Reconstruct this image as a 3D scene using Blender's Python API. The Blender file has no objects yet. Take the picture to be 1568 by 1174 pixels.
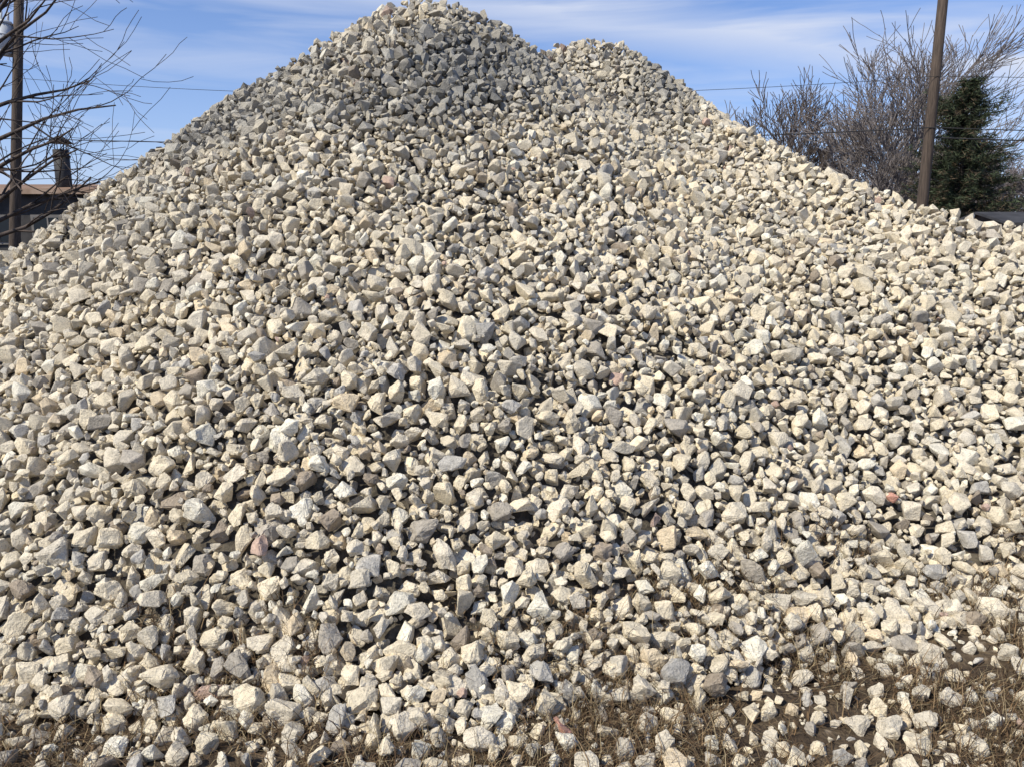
import bpy, math, random, bmesh
import numpy as np
from mathutils import Vector, Matrix
rng=np.random.default_rng(7); random.seed(7)
scene=bpy.context.scene
CAM=np.array([0,0,1.6])

# ---------------------------------------------------------------- helpers
def link(o,parent=None):
    scene.collection.objects.link(o)
    if parent: o.parent=parent
    return o
def np_mesh(name,V,F,cols=None,mat=None,smooth=False):
    V=np.asarray(V,dtype=np.float32); F=np.asarray(F,dtype=np.int32)
    k=F.shape[1]; me=bpy.data.meshes.new(name)
    me.vertices.add(len(V)); me.vertices.foreach_set('co',V.ravel())
    me.loops.add(F.size); me.loops.foreach_set('vertex_index',F.ravel())
    me.polygons.add(len(F)); me.polygons.foreach_set('loop_start',np.arange(0,F.size,k,dtype=np.int32))
    sm=np.zeros(len(F),dtype=bool)
    if smooth is True: sm[:]=True
    elif smooth is not False: sm[:]=smooth
    me.polygons.foreach_set('use_smooth',sm)
    me.update(calc_edges=True)
    if cols is not None:
        a=me.color_attributes.new('Col','FLOAT_COLOR','POINT')
        c=np.ones((len(V),4),dtype=np.float32); c[:,:3]=cols
        a.data.foreach_set('color',c.ravel())
    if mat: me.materials.append(mat)
    return me
def new_mat(name):
    m=bpy.data.materials.new(name); m.use_nodes=True
    nt=m.node_tree; b=nt.nodes['Principled BSDF']
    b.inputs['Specular IOR Level'].default_value=0.2
    return m,nt,b
def noise_mat(name,c1,c2,scale=5,rough=.85,metal=0,bump=0.0,bscale=40,stretch=(1,1,1),c3=None):
    m,nt,b=new_mat(name)
    tc=nt.nodes.new('ShaderNodeTexCoord'); mp=nt.nodes.new('ShaderNodeMapping'); mp.inputs['Scale'].default_value=stretch
    n=nt.nodes.new('ShaderNodeTexNoise'); n.inputs['Scale'].default_value=scale; n.inputs['Detail'].default_value=7
    r=nt.nodes.new('ShaderNodeValToRGB'); r.color_ramp.elements[0].position=.35; r.color_ramp.elements[1].position=.65
    r.color_ramp.elements[0].color=(*c1,1); r.color_ramp.elements[1].color=(*c2,1)
    if c3:
        e=r.color_ramp.elements.new(.72); e.color=(*c3,1)
    nt.links.new(tc.outputs['Object'],mp.inputs[0]); nt.links.new(mp.outputs[0],n.inputs['Vector'])
    nt.links.new(n.outputs['Fac'],r.inputs[0]); nt.links.new(r.outputs[0],b.inputs['Base Color'])
    b.inputs['Roughness'].default_value=rough; b.inputs['Metallic'].default_value=metal
    if bump:
        n2=nt.nodes.new('ShaderNodeTexNoise'); n2.inputs['Scale'].default_value=bscale; n2.inputs['Detail'].default_value=5
        bp=nt.nodes.new('ShaderNodeBump'); bp.inputs['Strength'].default_value=bump; bp.inputs['Distance'].default_value=.02
        nt.links.new(mp.outputs[0],n2.inputs['Vector']); nt.links.new(n2.outputs['Fac'],bp.inputs['Height']); nt.links.new(bp.outputs[0],b.inputs['Normal'])
    return m
def attr_mat(name,rough=.9,scale=18,bump=.5,bscale=70,lo=.6,hi=1.15,dist=.012,speck=False):
    m,nt,b=new_mat(name)
    at=nt.nodes.new('ShaderNodeAttribute'); at.attribute_name='Col'
    tc=nt.nodes.new('ShaderNodeTexCoord')
    n=nt.nodes.new('ShaderNodeTexNoise'); n.inputs['Scale'].default_value=scale; n.inputs['Detail'].default_value=8; n.inputs['Roughness'].default_value=.65
    mr=nt.nodes.new('ShaderNodeMapRange'); mr.inputs[1].default_value=.32; mr.inputs[2].default_value=.62; mr.inputs[3].default_value=lo; mr.inputs[4].default_value=hi
    vm=nt.nodes.new('ShaderNodeVectorMath'); vm.operation='SCALE'
    nt.links.new(tc.outputs['Object'],n.inputs['Vector']); nt.links.new(n.outputs['Fac'],mr.inputs[0])
    nt.links.new(at.outputs['Color'],vm.inputs[0]); nt.links.new(mr.outputs[0],vm.inputs['Scale'])
    out=vm.outputs[0]
    if speck:
        n3=nt.nodes.new('ShaderNodeTexNoise'); n3.inputs['Scale'].default_value=150; n3.inputs['Detail'].default_value=3
        m3=nt.nodes.new('ShaderNodeMapRange'); m3.inputs[1].default_value=.34; m3.inputs[2].default_value=.48; m3.inputs[3].default_value=.72; m3.inputs[4].default_value=1.03
        v3=nt.nodes.new('ShaderNodeVectorMath'); v3.operation='SCALE'
        nt.links.new(tc.outputs['Object'],n3.inputs['Vector']); nt.links.new(n3.outputs['Fac'],m3.inputs[0])
        nt.links.new(out,v3.inputs[0]); nt.links.new(m3.outputs[0],v3.inputs['Scale']); out=v3.outputs[0]
    nt.links.new(out,b.inputs['Base Color'])
    b.inputs['Roughness'].default_value=rough
    if bump:
        n2=nt.nodes.new('ShaderNodeTexNoise'); n2.inputs['Scale'].default_value=bscale; n2.inputs['Detail'].default_value=6; n2.inputs['Roughness'].default_value=.6
        bp=nt.nodes.new('ShaderNodeBump'); bp.inputs['Strength'].default_value=bump; bp.inputs['Distance'].default_value=dist
        nt.links.new(tc.outputs['Object'],n2.inputs['Vector']); nt.links.new(n2.outputs['Fac'],bp.inputs['Height']); nt.links.new(bp.outputs[0],b.inputs['Normal'])
    return m

# ---------------------------------------------------------------- camera / light / world
cam=bpy.data.cameras.new('camera'); cam.lens=27.2; cam.sensor_width=36; cam.clip_end=3000; cam.clip_start=.05
co=link(bpy.data.objects.new('camera',cam)); co.location=(0,0,1.6); co.rotation_euler=(math.radians(79.6),0,0)
scene.camera=co
EL=math.radians(46); AZ=math.atan2(-.82,-.57)
S=Vector((math.sin(AZ)*math.cos(EL),math.cos(AZ)*math.cos(EL),math.sin(EL)))
sun=bpy.data.lights.new('sun','SUN'); sun.energy=5.0; sun.angle=math.radians(.5); sun.color=(1,.935,.79)
so=link(bpy.data.objects.new('sun',sun)); so.rotation_euler=S.to_track_quat('Z','Y').to_euler(); so.location=(-20,-15,25)
w=bpy.data.worlds.new('World'); scene.world=w; w.use_nodes=True; nt=w.node_tree
bg=nt.nodes['Background']; bg.inputs['Strength'].default_value=.105
sky=nt.nodes.new('ShaderNodeTexSky'); sky.sky_type='NISHITA'; sky.sun_disc=False
sky.sun_elevation=EL; sky.sun_rotation=AZ; sky.altitude=200; sky.air_density=1.0; sky.dust_density=.2; sky.ozone_density=3
tc=nt.nodes.new('ShaderNodeTexCoord')
dot=nt.nodes.new('ShaderNodeVectorMath'); dot.operation='DOT_PRODUCT'; dot.inputs[1].default_value=(-.1136,.2663,-.957)
mp=nt.nodes.new('ShaderNodeMapping'); mp.inputs['Rotation'].default_value=(0,math.radians(8),0); mp.inputs['Scale'].default_value=(1.3,1.3,12)
no=nt.nodes.new('ShaderNodeTexNoise'); no.inputs['Scale'].default_value=2.4; no.inputs['Detail'].default_value=8; no.inputs['Distortion'].default_value=.5
nt.links.new(tc.outputs['Generated'],dot.inputs[0]); nt.links.new(tc.outputs['Generated'],mp.inputs[0]); nt.links.new(mp.outputs[0],no.inputs['Vector'])
def M(op,a,b=None,clamp=False):
    n=nt.nodes.new('ShaderNodeMath'); n.operation=op; n.use_clamp=clamp
    for i,v in enumerate((a,b)):
        if v is None: continue
        if isinstance(v,(int,float)): n.inputs[i].default_value=v
        else: nt.links.new(v,n.inputs[i])
    return n.outputs[0]
def mixc(f,a,b,mode='MIX'):
    n=nt.nodes.new('ShaderNodeMix'); n.data_type='RGBA'; n.blend_type=mode
    for s,v in ((0,f),(6,a),(7,b)):
        if isinstance(v,(int,float)): n.inputs[s].default_value=v
        elif isinstance(v,tuple): n.inputs[s].default_value=v
        else: nt.links.new(v,n.inputs[s])
    return n.outputs[2]
tint=mixc(1.0,sky.outputs[0],(.85,1.06,1.42,1),'MULTIPLY')
sep=nt.nodes.new('ShaderNodeSeparateXYZ'); nt.links.new(tc.outputs['Generated'],sep.inputs[0])
hz_=M('MULTIPLY',M('POWER',2.718,M('MULTIPLY',M('MAXIMUM',sep.outputs[2],0.0),-7.5)),.9)
hazed=mixc(hz_,tint,(5.4,6.1,8.4,1))
d2=M('ADD',dot.outputs['Value'],M('MULTIPLY',M('SUBTRACT',no.outputs['Fac'],.5),.07))
band=M('SUBTRACT',1,M('DIVIDE',M('ABSOLUTE',d2),.036),True)
mr=nt.nodes.new('ShaderNodeMapRange'); mr.inputs[1].default_value=.46; mr.inputs[2].default_value=.74; mr.inputs[3].default_value=0; mr.inputs[4].default_value=.5
nt.links.new(no.outputs['Fac'],mr.inputs[0])
cf=M('ADD',M('MULTIPLY',band,.66),mr.outputs[0],True)
nt.links.new(mixc(cf,hazed,(6.6,7.2,8.7,1)),bg.inputs[0])
scene.view_settings.view_transform='Standard'; scene.view_settings.look='None'; scene.view_settings.exposure=0

# ---------------------------------------------------------------- pile height field
ridges=[[(-6.2,4.3,-.1),(-5.3,4.5,.35),(-4.6,4.7,.8),(-3.95,4.95,1.2),(-3.39,5.2,1.56),(-3.16,5.6,1.86),(-2.86,6.0,2.17),(-2.46,6.3,2.53),(-2.03,6.6,2.90),(-1.59,6.8,3.21),(-1.33,6.9,3.39),(-1.05,6.9,3.54),(-.78,6.9,3.61),(-.52,7.0,3.60),(-.25,7.1,3.52),(.04,7.2,3.38),(.25,7.4,3.24)],
 [(.30,8.2,3.36),(.46,8.3,3.56),(.78,8.4,3.65),(1.07,8.3,3.58),(1.33,8.1,3.37),(1.58,7.8,3.10),(1.77,7.5,2.84),(1.84,7.2,2.66),(2.015,6.8,2.49),(2.36,6.5,2.26),(2.72,6.2,2.09),(3.04,6.0,1.95),(3.33,5.8,1.83),(3.63,5.6,1.73),(4.1,5.6,1.58),(4.7,5.6,1.33),(5.5,5.7,.9),(6.6,5.8,.3),(7.2,5.8,-.1)]]
R=[]
for rd in ridges:
    for a,b in zip(rd[:-1],rd[1:]):
        a=np.array(a);b=np.array(b)
        for t in np.linspace(0,1,6,endpoint=False): R.append(a+(b-a)*t)
R=np.array(R)
GX=np.arange(-11,12.01,.05); GY=np.arange(1.0,13.01,.05)
XX,YY=np.meshgrid(GX,GY)
H=np.full(XX.shape,-9.0)
for p in R:
    s=.792-.140*np.clip((p[0]-.1)/2.2,0,1)
    H=np.maximum(H,p[2]-s*np.sqrt((XX-p[0])**2+(YY-p[1])**2+1e-4))
def und(x,y):
    return .035*np.sin(1.9*x+.7*y+1)+.03*np.sin(3.1*y-1.3*x+2)+.02*np.sin(5.3*x+4.1*y)+.012*np.sin(9*x-7*y+1)
fade=np.clip((3.3-H)/1.0,0.1,1)
H=H+und(XX,YY)*fade
H=(H+np.sqrt(H*H+.18**2))/2-.025
gy_,gx_=np.gradient(H,.05)
def samp(A,x,y):
    fx=np.clip((x-GX[0])/.05,0,len(GX)-1.001); fy=np.clip((y-GY[0])/.05,0,len(GY)-1.001)
    ix=fx.astype(int); iy=fy.astype(int); tx=fx-ix; ty=fy-iy
    return (A[iy,ix]*(1-tx)*(1-ty)+A[iy,ix+1]*tx*(1-ty)+A[iy+1,ix]*(1-tx)*ty+A[iy+1,ix+1]*tx*ty)
def gz(x,y): return .018*np.sin(2.3*x+1.1*y)+.012*np.sin(5.1*y-3.7*x+1)+.008*np.sin(11*x+9*y)

# ---------------------------------------------------------------- stones: crushed, faceted
NP=32
def arr(bm):
    bmesh.ops.triangulate(bm,faces=bm.faces[:]); bm.verts.index_update()
    return np.array([v.co[:] for v in bm.verts]),np.array([[v.index for v in f.verts] for f in bm.faces])
def make_proto(i):
    sc=np.array([rng.uniform(1.0,1.42),rng.uniform(.82,1.1),rng.uniform(.62,.98)])
    pts=[]
    n=rng.integers(9,15)
    while len(pts)<n:
        v=rng.normal(size=3); v/=np.linalg.norm(v)
        if all(np.linalg.norm(v-q/np.linalg.norm(q))>.48 for q in pts): pts.append(v*rng.uniform(.80,1.13))
    bm=bmesh.new()
    for p in pts: bm.verts.new(p*sc)
    r=bmesh.ops.convex_hull(bm,input=bm.verts[:])
    loose=[v for v in bm.verts if not v.link_faces]
    if loose: bmesh.ops.delete(bm,geom=loose,context='VERTS')
    bmesh.ops.recalc_face_normals(bm,faces=bm.faces[:])
    bmesh.ops.dissolve_limit(bm,angle_limit=math.radians(18),verts=bm.verts[:],edges=bm.edges[:])
    far=bm.copy(); fv,ff=arr(far); far.free()
    bmesh.ops.bevel(bm,geom=bm.edges[:]+bm.verts[:],offset=.062,segments=1,profile=.5,affect='EDGES',clamp_overlap=True)
    mid=bm.copy(); mv,mf=arr(mid)
    ph=rng.uniform(0,6,6)
    def disp(v,a):
        return v*(1+a*(np.sin(v[:,[0]]*6+ph[0]+3*v[:,[1]])+.8*np.sin(v[:,[2]]*9+ph[1]+4*v[:,[0]])+.6*np.sin(v[:,[1]]*15+ph[2]+7*v[:,[2]])))
    bmesh.ops.subdivide_edges(mid,edges=[e for e in mid.edges if e.calc_length()>.17],cuts=2,use_grid_fill=True)
    nv,nf=arr(mid); mid.free(); bm.free()
    m=np.abs(fv).max()/1.15
    nv=nv*(1+.030*rng.normal(size=(len(nv),1)))
    return {2:(fv/m,ff),3:(disp(mv,.025)/m,mf),4:(disp(nv,.038)/m,nf)}
protos=[make_proto(i) for i in range(NP)]
def randrot(n):
    q=rng.normal(size=(n,4)); q/=np.linalg.norm(q,axis=1)[:,None]
    w_,x,y,z=q.T
    return np.stack([1-2*(y*y+z*z),2*(x*y-z*w_),2*(x*z+y*w_),2*(x*y+z*w_),1-2*(x*x+z*z),2*(y*z-x*w_),2*(x*z-y*w_),2*(y*z+x*w_),1-2*(x*x+y*y)],-1).reshape(n,3,3)
def build_stones(name,P,r,C,mat):
    dist=np.linalg.norm(P-CAM,axis=1)
    lod=np.where(r<.017,np.where(dist<3.7,3,2),np.where(dist<3.7,4,np.where(dist<5.6,3,2)))
    pi=rng.integers(0,NP,len(P)); Vs=[];Fs=[];Cs=[];off=0
    for l in (4,3,2):
        for i in range(NP):
            m=np.where((lod==l)&(pi==i))[0]
            if not len(m): continue
            v,f=protos[i][l]; rot=randrot(len(m))
            st=rng.uniform(.82,1.18,(len(m),1,3))
            W=np.einsum('nij,nkj->nki',rot,v[None]*st)*r[m][:,None,None]+P[m][:,None,:]
            Vs.append(W.reshape(-1,3)); Fs.append((f[None]+(np.arange(len(m))*len(v))[:,None,None]+off).reshape(-1,3))
            Cs.append(np.repeat(C[m],len(v),axis=0)); off+=len(m)*len(v)
    V=np.concatenate(Vs);F=np.concatenate(Fs);Cc=np.concatenate(Cs)
    return bpy.data.objects.new(name,np_mesh(name,V,F,Cc,mat,False))
def pick_cols(P):
    n=len(P); pal=np.array([(.86,.745,.545),(.83,.73,.56),(.74,.66,.52),(.50,.445,.365),(.82,.67,.46),(.64,.46,.36),(.90,.83,.67),(.44,.36,.27),(.58,.54,.47)])
    pr=[.35,.26,.115,.05,.035,.004,.12,.026,.04]
    c=pal[rng.choice(len(pal),n,p=pr)]*rng.uniform(.83,1.03,(n,1))
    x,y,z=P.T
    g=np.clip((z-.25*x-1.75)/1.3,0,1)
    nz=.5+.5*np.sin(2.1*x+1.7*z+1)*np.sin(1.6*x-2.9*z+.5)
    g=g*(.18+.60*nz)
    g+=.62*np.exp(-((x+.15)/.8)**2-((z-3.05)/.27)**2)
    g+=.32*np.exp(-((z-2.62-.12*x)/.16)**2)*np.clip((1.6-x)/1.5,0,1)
    g+=.40*np.exp(-((x-1.45)/.35)**2-((z-3.1)/.3)**2)  # shaded right flank of the second peak, painted into the stone colour
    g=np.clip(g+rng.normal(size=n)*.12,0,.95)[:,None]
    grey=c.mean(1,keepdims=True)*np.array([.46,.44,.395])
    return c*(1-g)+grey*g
def dart(P,rad,fac,cell):
    order=np.argsort(-rad); grid={}; acc=[]
    Pl=P.tolist(); rl=rad.tolist(); cc=np.floor(P/cell).astype(int).tolist()
    offs=[(a,b,c) for a in(-1,0,1) for b in(-1,0,1) for c in(-1,0,1)]
    offs.sort(key=lambda t:abs(t[0])+abs(t[1])+abs(t[2]))
    for i in order.tolist():
        a,b,c=cc[i]; x,y,z=Pl[i]; ri=rl[i]; ok=True
        for da,db,dc in offs:
            L=grid.get((a+da,b+db,c+dc))
            if L:
                for (X,Y,Z,Rr) in L:
                    t=(ri+Rr)*fac
                    if (x-X)**2+(y-Y)**2+(z-Z)**2<t*t: ok=False;break
                if not ok:break
        if ok:
            grid.setdefault((a,b,c),[]).append((x,y,z,ri)); acc.append(i)
    return np.array(acc)
N=760000
cx=rng.uniform(-7,7.8,N); cy=rng.uniform(1.9,9.6,N)
hz=samp(H,cx,cy)
keep=(np.abs(cx)<.85*cy+1.0)&(hz>.05)
cx,cy,hz=cx[keep],cy[keep],hz[keep]
rad=np.clip(np.exp(rng.normal(math.log(.0245),.36,len(cx))),.008,.056)
off=rng.uniform(-.060,.019,len(cx))
gx=samp(gx_,cx,cy); gy=samp(gy_,cx,cy)
nn=np.stack([-gx,-gy,np.ones_like(gx)],1); nn/=np.linalg.norm(nn,axis=1)[:,None]
P=np.stack([cx,cy,hz],1)+nn*off[:,None]
tocam=CAM-P; tocam/=np.linalg.norm(tocam,axis=1)[:,None]
vis=(nn*tocam).sum(1)>-.32
P,rad=P[vis],rad[vis]
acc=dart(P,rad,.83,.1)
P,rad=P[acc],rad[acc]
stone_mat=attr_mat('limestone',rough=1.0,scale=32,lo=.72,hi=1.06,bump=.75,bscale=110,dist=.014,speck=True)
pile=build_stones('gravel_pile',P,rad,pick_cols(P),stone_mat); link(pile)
core_mat=noise_mat('gravel_gap_shade',(.05,.042,.033),(.14,.12,.09),30,bump=.8,bscale=60)  # dark core colour paints in the shadow of the gaps between stones
ny,nx=XX.shape
idx=np.arange(nx*ny).reshape(ny,nx)
F=np.stack([idx[:-1,:-1],idx[:-1,1:],idx[1:,1:],idx[1:,:-1]],-1).reshape(-1,4)
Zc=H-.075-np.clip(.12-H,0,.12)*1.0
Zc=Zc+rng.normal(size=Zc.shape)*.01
V=np.stack([XX,YY,Zc],-1).reshape(-1,3)
fm=(Zc.reshape(-1)[F].max(1)>-.08); F=F[fm]
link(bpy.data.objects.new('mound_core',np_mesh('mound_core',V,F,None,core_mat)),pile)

# ---------------------------------------------------------------- ground
def axis(lo,hi,c0,c1,fine):
    a=list(np.arange(c0,c1,fine)); s=fine; x=c1
    while x<hi: a.append(x); s*=1.25; x+=s
    a.append(hi); s=fine; x=c0-fine; b=[]
    while x>lo: b.append(x); s*=1.25; x-=s
    b.append(lo); return np.array(b[::-1]+a)
ax=axis(-900,900,-4,4.5,.04); ay=axis(-300,1500,0.5,5,.04)
gxx,gyy=np.meshgrid(ax,ay)
near=np.exp(-((gxx/9)**2+((gyy-3)/9)**2))
gzz=(gz(gxx,gyy)+rng.normal(size=gxx.shape)*.007)*near
idx=np.arange(gxx.size).reshape(gxx.shape)
F=np.stack([idx[:-1,:-1],idx[:-1,1:],idx[1:,1:],idx[1:,:-1]],-1).reshape(-1,4)
gm=noise_mat('dry_soil',(.045,.032,.022),(.12,.088,.056),14,bump=1.0,bscale=55,c3=(.24,.19,.135))
link(bpy.data.objects.new('ground',np_mesh('ground',np.stack([gxx,gyy,gzz],-1).reshape(-1,3),F,None,gm,True)))
N=110000
cx=rng.uniform(-4.5,5,N); cy=rng.uniform(.9,4.6,N); hz=samp(H,cx,cy)
cl=.5+.5*np.sin(3*cx+2*cy)*np.sin(4.3*cy-2.2*cx+1)
dens=np.clip((hz-.012)/.045,0,1)*.9+.13+.28*cl
k=(hz<.17)&(rng.uniform(size=N)<dens); cx,cy,hz=cx[k],cy[k],hz[k]
rad=np.clip(np.exp(rng.normal(math.log(.017),.52,len(cx))),.005,.045)
P=np.stack([cx,cy,gz(cx,cy)+np.maximum(hz-.04,0)+rad*rng.uniform(.2,.6,len(cx))],1)
acc=dart(P,rad,.9,.1); P,rad=P[acc],rad[acc]
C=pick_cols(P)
P=np.vstack([P,[(.165,2.31,.035)],[(1.86,3.62,samp(H,np.array([1.86]),np.array([3.62]))[0]+.03)]]); rad=np.append(rad,[.043,.035]); C=np.vstack([C,[(.66,.36,.27)],[(.62,.33,.25)]])
link(build_stones('scattered_stones',P,rad,C,stone_mat))

# ---------------------------------------------------------------- dry grass
def blades(n_t,fx,blen,cols,bper=14):
    x,y=fx(n_t); n_t=len(x)
    tx=np.repeat(x,bper)+rng.normal(size=n_t*bper)*.035; ty=np.repeat(y,bper)+rng.normal(size=n_t*bper)*.035
    n=len(tx); tz=gz(tx,ty)+np.maximum(samp(H,tx,ty)-.03,0)
    a=rng.uniform(0,6.283,n); L=blen*np.repeat(rng.uniform(.4,1.6,n_t),bper)*rng.uniform(.3,1.25,n); lean=rng.uniform(.3,1.9,n)
    wd=rng.uniform(.0009,.0024,n)
    S_=5; cur=np.stack([tx,ty,tz],1); el=1.35-lean*.45
    pts=[]
    perp=np.stack([-np.sin(a),np.cos(a),np.zeros(n)],1)
    for s in range(S_):
        ww=wd*(1-s/(S_-.5))
        pts.append(cur-perp*ww[:,None]); pts.append(cur+perp*ww[:,None])
        e=np.maximum(el-lean*s*.42,-.35)
        stp=np.stack([np.cos(a)*np.cos(e),np.sin(a)*np.cos(e),np.sin(e)],1)*(L/(S_-1))[:,None]
        cur=cur+stp; cur[:,2]=np.maximum(cur[:,2],tz+.012)
        a=a+rng.normal(size=n)*.4
    V=np.stack(pts,1)
    fb=np.array([[2*i,2*i+1,2*i+3,2*i+2] for i in range(S_-1)])
    F=(fb[None]+(np.arange(n)*2*S_)[:,None,None]).reshape(-1,4)
    c=np.array(cols)[rng.integers(0,len(cols),n)]*rng.uniform(.7,1.2,(n,1))
    return V.reshape(-1,3),F,np.repeat(c,2*S_,axis=0)
def gpos(n):
    x=rng.uniform(-3.2,3.8,n*8); y=rng.uniform(1.6,4.2,n*8); h=samp(H,x,y)
    cl=np.clip(.42+1.0*np.sin(4.7*x+1.3+1.5*np.sin(2*y))*np.cos(5.1*y+.6*x),0,1)
    right=np.clip((x-.4)/1.0,0,1)
    p=np.where(h<.30+.08*right,(.06+.94*cl)*(.75+.1*right),0)*np.clip(1.5-h/(.24+.08*right),0,1)
    k=rng.uniform(size=len(x))<p
    return x[k][:n],y[k][:n]
V,F,C=blades(3400,gpos,.125,[(.16,.10,.052),(.24,.165,.09),(.10,.062,.035),(.32,.25,.145),(.07,.046,.028)],bper=13)
gmat=attr_mat('dry_grass',bump=0,lo=.8,hi=1.1)
link(bpy.data.objects.new('dry_grass',np_mesh('dry_grass',V,F,C,gmat)))

# ---------------------------------------------------------------- tubes / bare trees
class Tube:
    def __init__(s): s.V=[];s.F=[];s.n=0
    def add(s,pts,rads,k=5):
        pts=[np.array(p,float) for p in pts]; m=len(pts); prev=None
        for i in range(m):
            d=pts[min(i+1,m-1)]-pts[max(i-1,0)]; d/=np.linalg.norm(d)+1e-9
            u=np.cross(d,[0,0,1]) if abs(d[2])<.95 else np.cross(d,[1,0,0])
            if prev is not None:
                u=prev-d*np.dot(prev,d)
            u/=np.linalg.norm(u)+1e-9; v=np.cross(d,u); prev=u
            for j in range(k):
                t=2*math.pi*j/k; s.V.append(pts[i]+(u*math.cos(t)+v*math.sin(t))*rads[i])
        for i in range(m-1):
            for j in range(k):
                a=s.n+i*k+j; b=s.n+i*k+(j+1)%k
                s.F.append((a,b,b+k,a+k))
        s.n+=m*k
    def obj(s,name,mat,parent=None,smooth=True):
        return link(bpy.data.objects.new(name,np_mesh(name,np.array(s.V),np.array(s.F),None,mat,smooth)),parent)
def rv(): 
    v=np.array([random.gauss(0,1) for _ in range(3)]); return v/np.linalg.norm(v)
def branch(T,p,d,L,r,lev,maxlev,spread=.75,up=.25,kids=(4,6),minr=.004,wob=.16,t0=.3):
    m=5 if lev<3 else 4; pts=[p]; rr=[r]; dirs=[d]
    for i in range(m):
        d=d+rv()*wob+np.array([0,0,up*.25])
        d/=np.linalg.norm(d); p=p+d*L/m; pts.append(p); rr.append(max(r*(1-.75*(i+1)/m),minr)); dirs.append(d)
    T.add(pts,rr,6 if lev<2 else (4 if lev<3 else 3))
    if lev>=maxlev: return
    nk=random.randint(*kids)
    for c in range(nk):
        t=t0+(1-t0)*(c+random.random()*.7)/nk
        t=min(t,.99); i=min(int(t*m),m-1); f=t*m-i
        q=pts[i]*(1-f)+pts[i+1]*f; rq=rr[i]*(1-f)+rr[i+1]*f
        nd=dirs[i+1]+rv()*spread; nd[2]+=up*.4; nd/=np.linalg.norm(nd)
        branch(T,q,nd,L*random.uniform(.5,.75)*(1-.2*t if lev==0 else 1),max(rq*.62,minr),lev+1,maxlev,spread,up,kids,minr,wob,.3)
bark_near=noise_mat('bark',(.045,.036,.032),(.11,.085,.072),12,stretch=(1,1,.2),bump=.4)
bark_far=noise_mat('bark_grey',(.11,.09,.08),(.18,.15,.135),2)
bark_haze=noise_mat('bark_pale_hazed',(.19,.165,.155),(.27,.235,.22),2)  # bark lightened, haze is mixed into the colour
bark_mid=noise_mat('bark_brown_hazed',(.20,.175,.17),(.28,.24,.235),2)  # distant bark, air haze painted into its tone
def bare_tree(loc,h,r,seed,mat,kids=(3,4),minr=.01,spread=.6,name='bare_tree',width=9.,fork=.2,nl=9,levels=4):
    # limbs fan out from a short bole and fill an egg-shaped crown
    random.seed(seed); T=Tube(); p=np.array([0,0,-.1]); z=h*fork
    T.add([p,p+[.05,0,z*.6],p+[0,.05,h*.45]],[r,r*.85,r*.5],8)
    for i in range(nl):
        a=i*2.399+random.uniform(-.3,.3); u=(i+.5)/nl
        elev=math.radians(88-62*u+random.uniform(-6,6))
        d=np.array([math.cos(a)*math.cos(elev),math.sin(a)*math.cos(elev),math.sin(elev)])
        tipx=(width/2)*math.cos(elev)*.95; tipz=h*.55*math.sin(elev)
        L=math.hypot(tipx,tipz)*.80
        st=p+[0,0,z+ (h*.22)*(1-u)]
        branch(T,st,d,L,r*.42,1,levels,spread,.12,kids,minr,.12,.22)
    V=np.array(T.V); V[:,2]*=h/np.percentile(V[:,2],99.9); T.V=list(V)
    o=T.obj(name,mat); o.location=loc; return o
random.seed(12); T=Tube()
pts=[np.array([0,0,-.1])]
for i in range(1,9): pts.append(np.array([.05*math.sin(i),.04*math.cos(i*.7),i*.72-.1]))
T.add(pts,[.11*(1-.09*i) for i in range(9)],8)
for i in range(23):
    t=2.0+i*.255; j=min(int(t),7); q=pts[j]*(1-(t-j))+pts[min(j+1,8)]*(t-j)
    a=random.uniform(-.8,.8) if i%4 else random.uniform(1.8,4.4)
    d=np.array([math.cos(a),math.sin(a)*.9,random.uniform(.0,.55)]); d/=np.linalg.norm(d)
    branch(T,q,d,random.uniform(1.8,2.4),.034,1,3,.8,.10,(3,5),.0040,.20,.2)
tr=T.obj('bare_tree',bark_near); tr.location=(-7.25,10.6,0)
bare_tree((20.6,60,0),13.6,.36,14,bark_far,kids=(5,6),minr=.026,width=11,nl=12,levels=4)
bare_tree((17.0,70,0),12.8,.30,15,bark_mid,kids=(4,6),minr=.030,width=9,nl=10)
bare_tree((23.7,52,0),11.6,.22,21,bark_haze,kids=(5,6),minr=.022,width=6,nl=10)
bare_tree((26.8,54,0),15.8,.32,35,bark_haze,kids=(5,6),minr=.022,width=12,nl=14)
T=Tube(); random.seed(77)
for i in range(62):
    x=23+i*1.05+random.uniform(-1,1); y=random.uniform(78,100); h=random.uniform(8,13)
    branch(T,np.array([x,y,0]),np.array([0,0,1.0]),h*.58,.13,0,3,.9,.25,(6,8),.034,.08,.2)
for i in range(34):
    x=-95+i*3.1+random.uniform(-1,1); y=random.uniform(90,115); h=random.uniform(5,8)
    branch(T,np.array([x,y,0]),np.array([0,0,1.0]),h*.58,.14,0,3,.8,.35,(5,7),.034,.08,.2)
T.obj('distant_trees',bark_mid)

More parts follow.
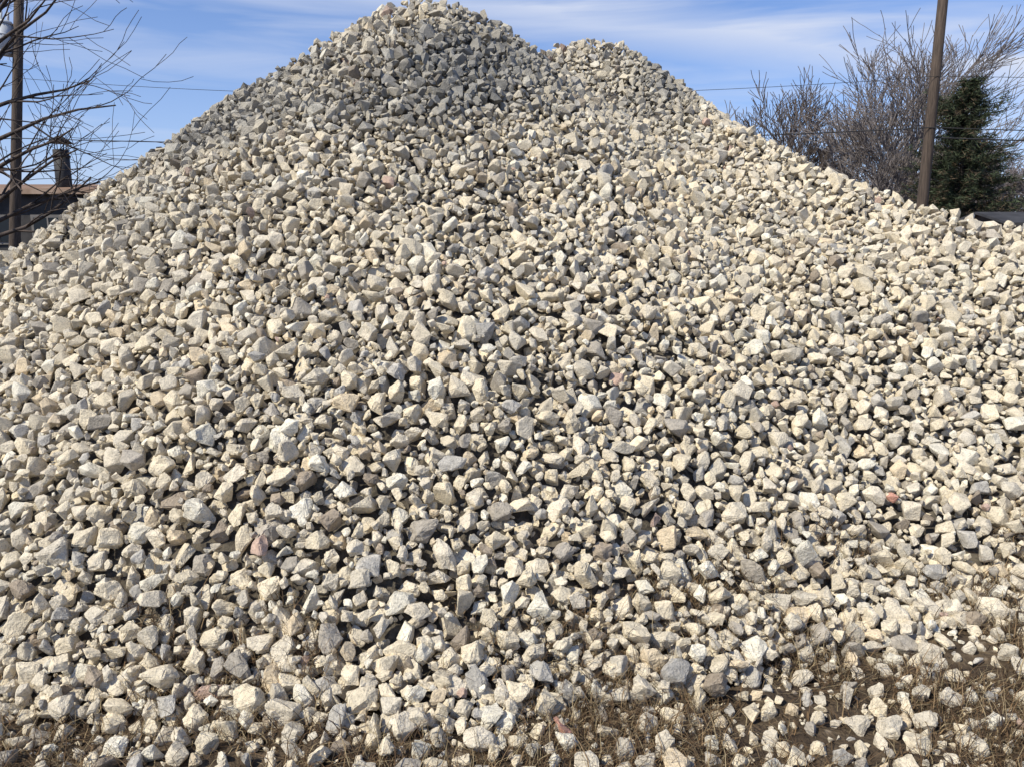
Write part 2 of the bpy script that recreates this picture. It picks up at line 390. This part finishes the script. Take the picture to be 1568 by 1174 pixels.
# ---------------------------------------------------------------- conifer
def conifer(loc,h,rad0,seed):
    rs=np.random.default_rng(seed); par=bpy.data.objects.new('pine_tree',None); link(par); par.location=loc
    T=Tube(); T.add([(0,0,-.1),(0,0,h*.5),(0,0,h*.98)],[.2,.11,.02],7)
    Vs=[];Cs=[]
    for z in np.linspace(h*.06,h*.975,80):
        f=1-(z/h); env=rad0*min(1,(f*1.75)**.62)*(.82+.16*math.sin(z*2.3+1)+rs.normal()*.09)
        for b in range(10):
            a=rs.uniform(0,6.283); L=max(.35,env*rs.uniform(.35,1.22)*(1+.22*math.sin(2*a+z))) 
            up=rs.uniform(.2,.7) if f<.3 else rs.uniform(-.15,.4)
            if rs.uniform()<.18: continue
            pts=[np.array([0,0,z])]
            def bp(u): return np.array([math.cos(a)*L*u,math.sin(a)*L*u,min(z+L*(up*u-.18*u*u+.18*u**4),h)])
            pts+= [bp(s/4) for s in range(1,5)]
            T.add(pts,[.03,.022,.016,.01,.006],3)
            for u in np.linspace(.3,1,int(4+L*3)):
                q=bp(u); n=9; w=.24+.24*(1-u)*L/rad0
                dd=rs.normal(size=(n,3))*[1,1,.7]+np.array([math.cos(a),math.sin(a),.1])*.7; dd/=np.linalg.norm(dd,axis=1)[:,None]
                sd=np.cross(dd,rs.normal(size=(n,3))); sd/=np.linalg.norm(sd,axis=1)[:,None]
                ln=w*rs.uniform(.6,1.4,(n,1)); o=q+rs.normal(size=(n,3))*.07
                Vs.append(np.stack([o-sd*.024,o+sd*.024,o+dd*ln],1).reshape(-1,3))
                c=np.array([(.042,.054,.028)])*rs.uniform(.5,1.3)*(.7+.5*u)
                if rs.uniform()<.12+.8*max(0,f-.45): c=np.array([(.12,.088,.055)])*rs.uniform(.6,1.2)
                Cs.append(np.repeat(c,3*n,axis=0))
    V=np.concatenate(Vs); F=np.arange(len(V)).reshape(-1,3)
    T.obj('trunk_and_limbs',bark_near,par)
    link(bpy.data.objects.new('needles',np_mesh('needles',V,F,np.concatenate(Cs),attr_mat('pine_needles',rough=.6,bump=0,scale=1.5,lo=.7,hi=1.3))),par)
conifer((25.3,45,0),10.4,3.3,3)

# ---------------------------------------------------------------- poles and wires
wood=noise_mat('pole_wood',(.06,.046,.037),(.12,.09,.07),6,stretch=(6,6,.5),bump=.5,bscale=25)
metal=noise_mat('galvanised_metal',(.50,.51,.52),(.62,.63,.64),3,rough=.5)
dark=noise_mat('dark_metal',(.03,.03,.032),(.06,.058,.055),5,rough=.6)
def cyl(T,a,b,r,k=12,r2=None):
    a=np.array(a,float);b=np.array(b,float)
    r2=r if r2 is None else r2
    d=(b-a); T.add([a,a+d*.0005,b-d*.0005,b],[0.001,r,r2,.001],k)
def box(T,c,s):
    n0=T.n; c=np.array(c)
    for dx in(-.5,.5):
        for dy in(-.5,.5):
            for dz in(-.5,.5): T.V.append(c+np.array(s)*[dx,dy,dz])
    for f in((0,1,3,2),(4,6,7,5),(0,4,5,1),(2,3,7,6),(0,2,6,4),(1,5,7,3)): T.F.append(tuple(n0+q for q in f))
    T.n+=8
def pole(loc,lean,h,trafo,r=.13):
    par=bpy.data.objects.new('utility_pole',None); link(par); par.location=loc; par.rotation_euler=(0,lean,0)
    T=Tube(); T.add([(0,0,-.3),(0,0,h/2),(0,0,h-.02),(0,0,h)],[r*1.15,r,r*.85,.01],12); T.obj('pole_shaft',wood,par)
    T=Tube(); box(T,(0,-.17,h-.5),(2.2,.10,.12)); T.obj('crossarm',wood,par,False)
    T=Tube()
    for x in(-1,-.5,.5,1): cyl(T,(x,-.17,h-.44),(x,-.17,h-.28),.045,8,.03)
    T.obj('insulators',metal,par)
    if trafo:
        T=Tube(); x=-.34; z0=6.5
        cyl(T,(x,-.05,z0),(x,-.05,z0+.8),.20,20); cyl(T,(x,-.05,z0+.8),(x,-.05,z0+.88),.225,20,.16)
        cyl(T,(x,-.05,z0+.05),(x,-.05,z0+.1),.215,20); cyl(T,(x,-.05,z0+.5),(x,-.05,z0+.54),.215,20)
        for q in(.09,-.09): cyl(T,(x+q,-.05,z0+.85),(x+q,-.05,z0+1.1),.03,8)
        box(T,(-.15,-.05,z0+.55),(.1,.08,.08)); box(T,(-.15,-.05,z0+.2),(.1,.08,.08)); T.obj('transformer',metal,par)
pole((-14.12,22,0),math.radians(7.6),9.2,True); pole((10.32,20,0),math.radians(.5),9.6,False,.125)
def wire(T,a,b,sag,r=.011,n=24):
    a=np.array(a,float);b=np.array(b,float); pts=[]
    for i in range(n+1):
        t=i/n; p=a*(1-t)+b*t; p=p.copy(); p[2]-=4*sag*t*(1-t); pts.append(p)
    T.add(pts,[r]*(n+1),4)
T=Tube()
wire(T,(-12.95,21.83,8.8),(10.4,19.83,9.35),1.2,.009)
wire(T,(-13.34,21.86,5.9),(10.37,19.87,5.55),.45,.006)
wire(T,(-13.54,21.86,4.35),(10.36,19.87,4.35),.25,.012)
wire(T,(10.36,19.87,4.35),(34,18,4.6),.35,.012); wire(T,(10.36,20.13,4.15),(34,18.3,4.4),.35,.017)
wire(T,(10.37,19.87,5.55),(34,18,5.9),.3,.006); wire(T,(10.4,19.83,9.35),(34,18,9.3),.8,.009)
wire(T,(-12.95,21.83,8.8),(-40,24,9),.8,.009); wire(T,(-13.54,21.86,4.35),(-40,24,4.4),.5,.012)
T.obj('power_lines',dark)

# ---------------------------------------------------------------- buildings
def building(name,x0,x1,y0,y1,hw,hr,wallm,roofm,trimm,framem,winm,nwin):
    par=bpy.data.objects.new(name,None); link(par); par.location=((x0+x1)/2,(y0+y1)/2,0)
    W=x1-x0;D=y1-y0
    T=Tube(); box(T,(0,0,hw/2),(W,D,hw)); T.obj('walls',wallm,par,False)
    V=[(-W/2-.3,-D/2-.3,hw+.003),(W/2+.3,-D/2-.3,hw+.003),(W/2+.3,0,hr),(-W/2-.3,0,hr),(-W/2-.3,D/2+.3,hw+.003),(W/2+.3,D/2+.3,hw+.003)]
    n=len(V); V2=V+[(a,b,c+.12) for a,b,c in V]
    F=[(0,1,2,3),(3,2,5,4),(n+3,n+2,n+1,n),(n+4,n+5,n+2,n+3),(0,n,n+1,1),(4,5,n+5,n+4),(0,3,n+3,n),(3,4,n+4,n+3),(1,n+1,n+2,2),(2,n+2,n+5,5)]
    link(bpy.data.objects.new('roof',np_mesh('roof',V2,F,None,roofm)),par)
    link(bpy.data.objects.new('gable',np_mesh('gable',[(-W/2,-D/2,hw),(-W/2,D/2,hw),(-W/2,0,hr),(W/2,-D/2,hw),(W/2,D/2,hw),(W/2,0,hr)],[(0,1,2),(3,5,4)],None,wallm)),par)
    T=Tube(); T2=Tube()
    for i in range(nwin):
        x=-W/2+W*(i+.5)/nwin
        box(T2,(x,-D/2-.01,hw*.62),(1.2,.10,1.0)); box(T,(x,-D/2-.04,hw*.62),(1.0,.10,.8)); box(T2,(x,-D/2-.06,hw*.62),(.05,.10,.8))
    T.obj('windows',winm,par,False); T2.obj('window_frames',framem,par,False)
    T=Tube(); box(T,(0,-D/2-.34,hw+.03),(W+.6,.07,.16)); T.obj('fascia',trimm,par,False)
    T=Tube(); box(T,(W*.06,-D/2-.02,1.05),(1.0,.10,2.1)); T.obj('door',trimm,par,False)
    return par
rust=noise_mat('rusty_roof',(.18,.11,.07),(.33,.22,.15),1.2,stretch=(1,4,1),c3=(.45,.42,.38))
wallm=noise_mat('grey_siding',(.035,.033,.033),(.08,.075,.072),1.5)
pale=noise_mat('pale_trim',(.26,.17,.11),(.42,.31,.23),2)
wframe=noise_mat('frame_grey',(.16,.15,.14),(.24,.22,.2),2)
glass,_,gb=new_mat('window_glass'); gb.inputs['Base Color'].default_value=(.02,.025,.03,1); gb.inputs['Roughness'].default_value=.1
bd=building('low_building',-27,-11.5,27,35,3.2,3.65,wallm,rust,pale,wframe,glass,9)
T=Tube(); bx,by=-19.25,31
X=-15.85-bx; Y=28.2-by
cyl(T,(X,Y,2.9),(X,Y,4.75),.26,16); cyl(T,(X,Y,4.5),(X,Y,4.56),.30,16)
for s in((.2,.0),(-.2,0),(0,.2),(0,-.2)): cyl(T,(X+s[0],Y+s[1],4.7),(X+s[0],Y+s[1],5.0),.015,5)
cyl(T,(X,Y,4.98),(X,Y,5.2),.42,16,.12)
T.obj('vent_stack',dark,bd)
T=Tube(); X=-12.6-bx; cyl(T,(X,Y,3.0),(X,Y,4.5),.12,12); cyl(T,(X,Y,4.45),(X,Y,4.62),.24,12,.22); cyl(T,(X,Y,4.62),(X,Y,4.78),.22,12,.08); T.obj('roof_vent',dark,bd)
building('shed',24,40,38,43,2.35,2.95,noise_mat('shed_wall',(.06,.045,.035),(.11,.085,.07),1),noise_mat('shed_roof',(.04,.04,.045),(.07,.07,.075),1),wallm,wallm,glass,5)
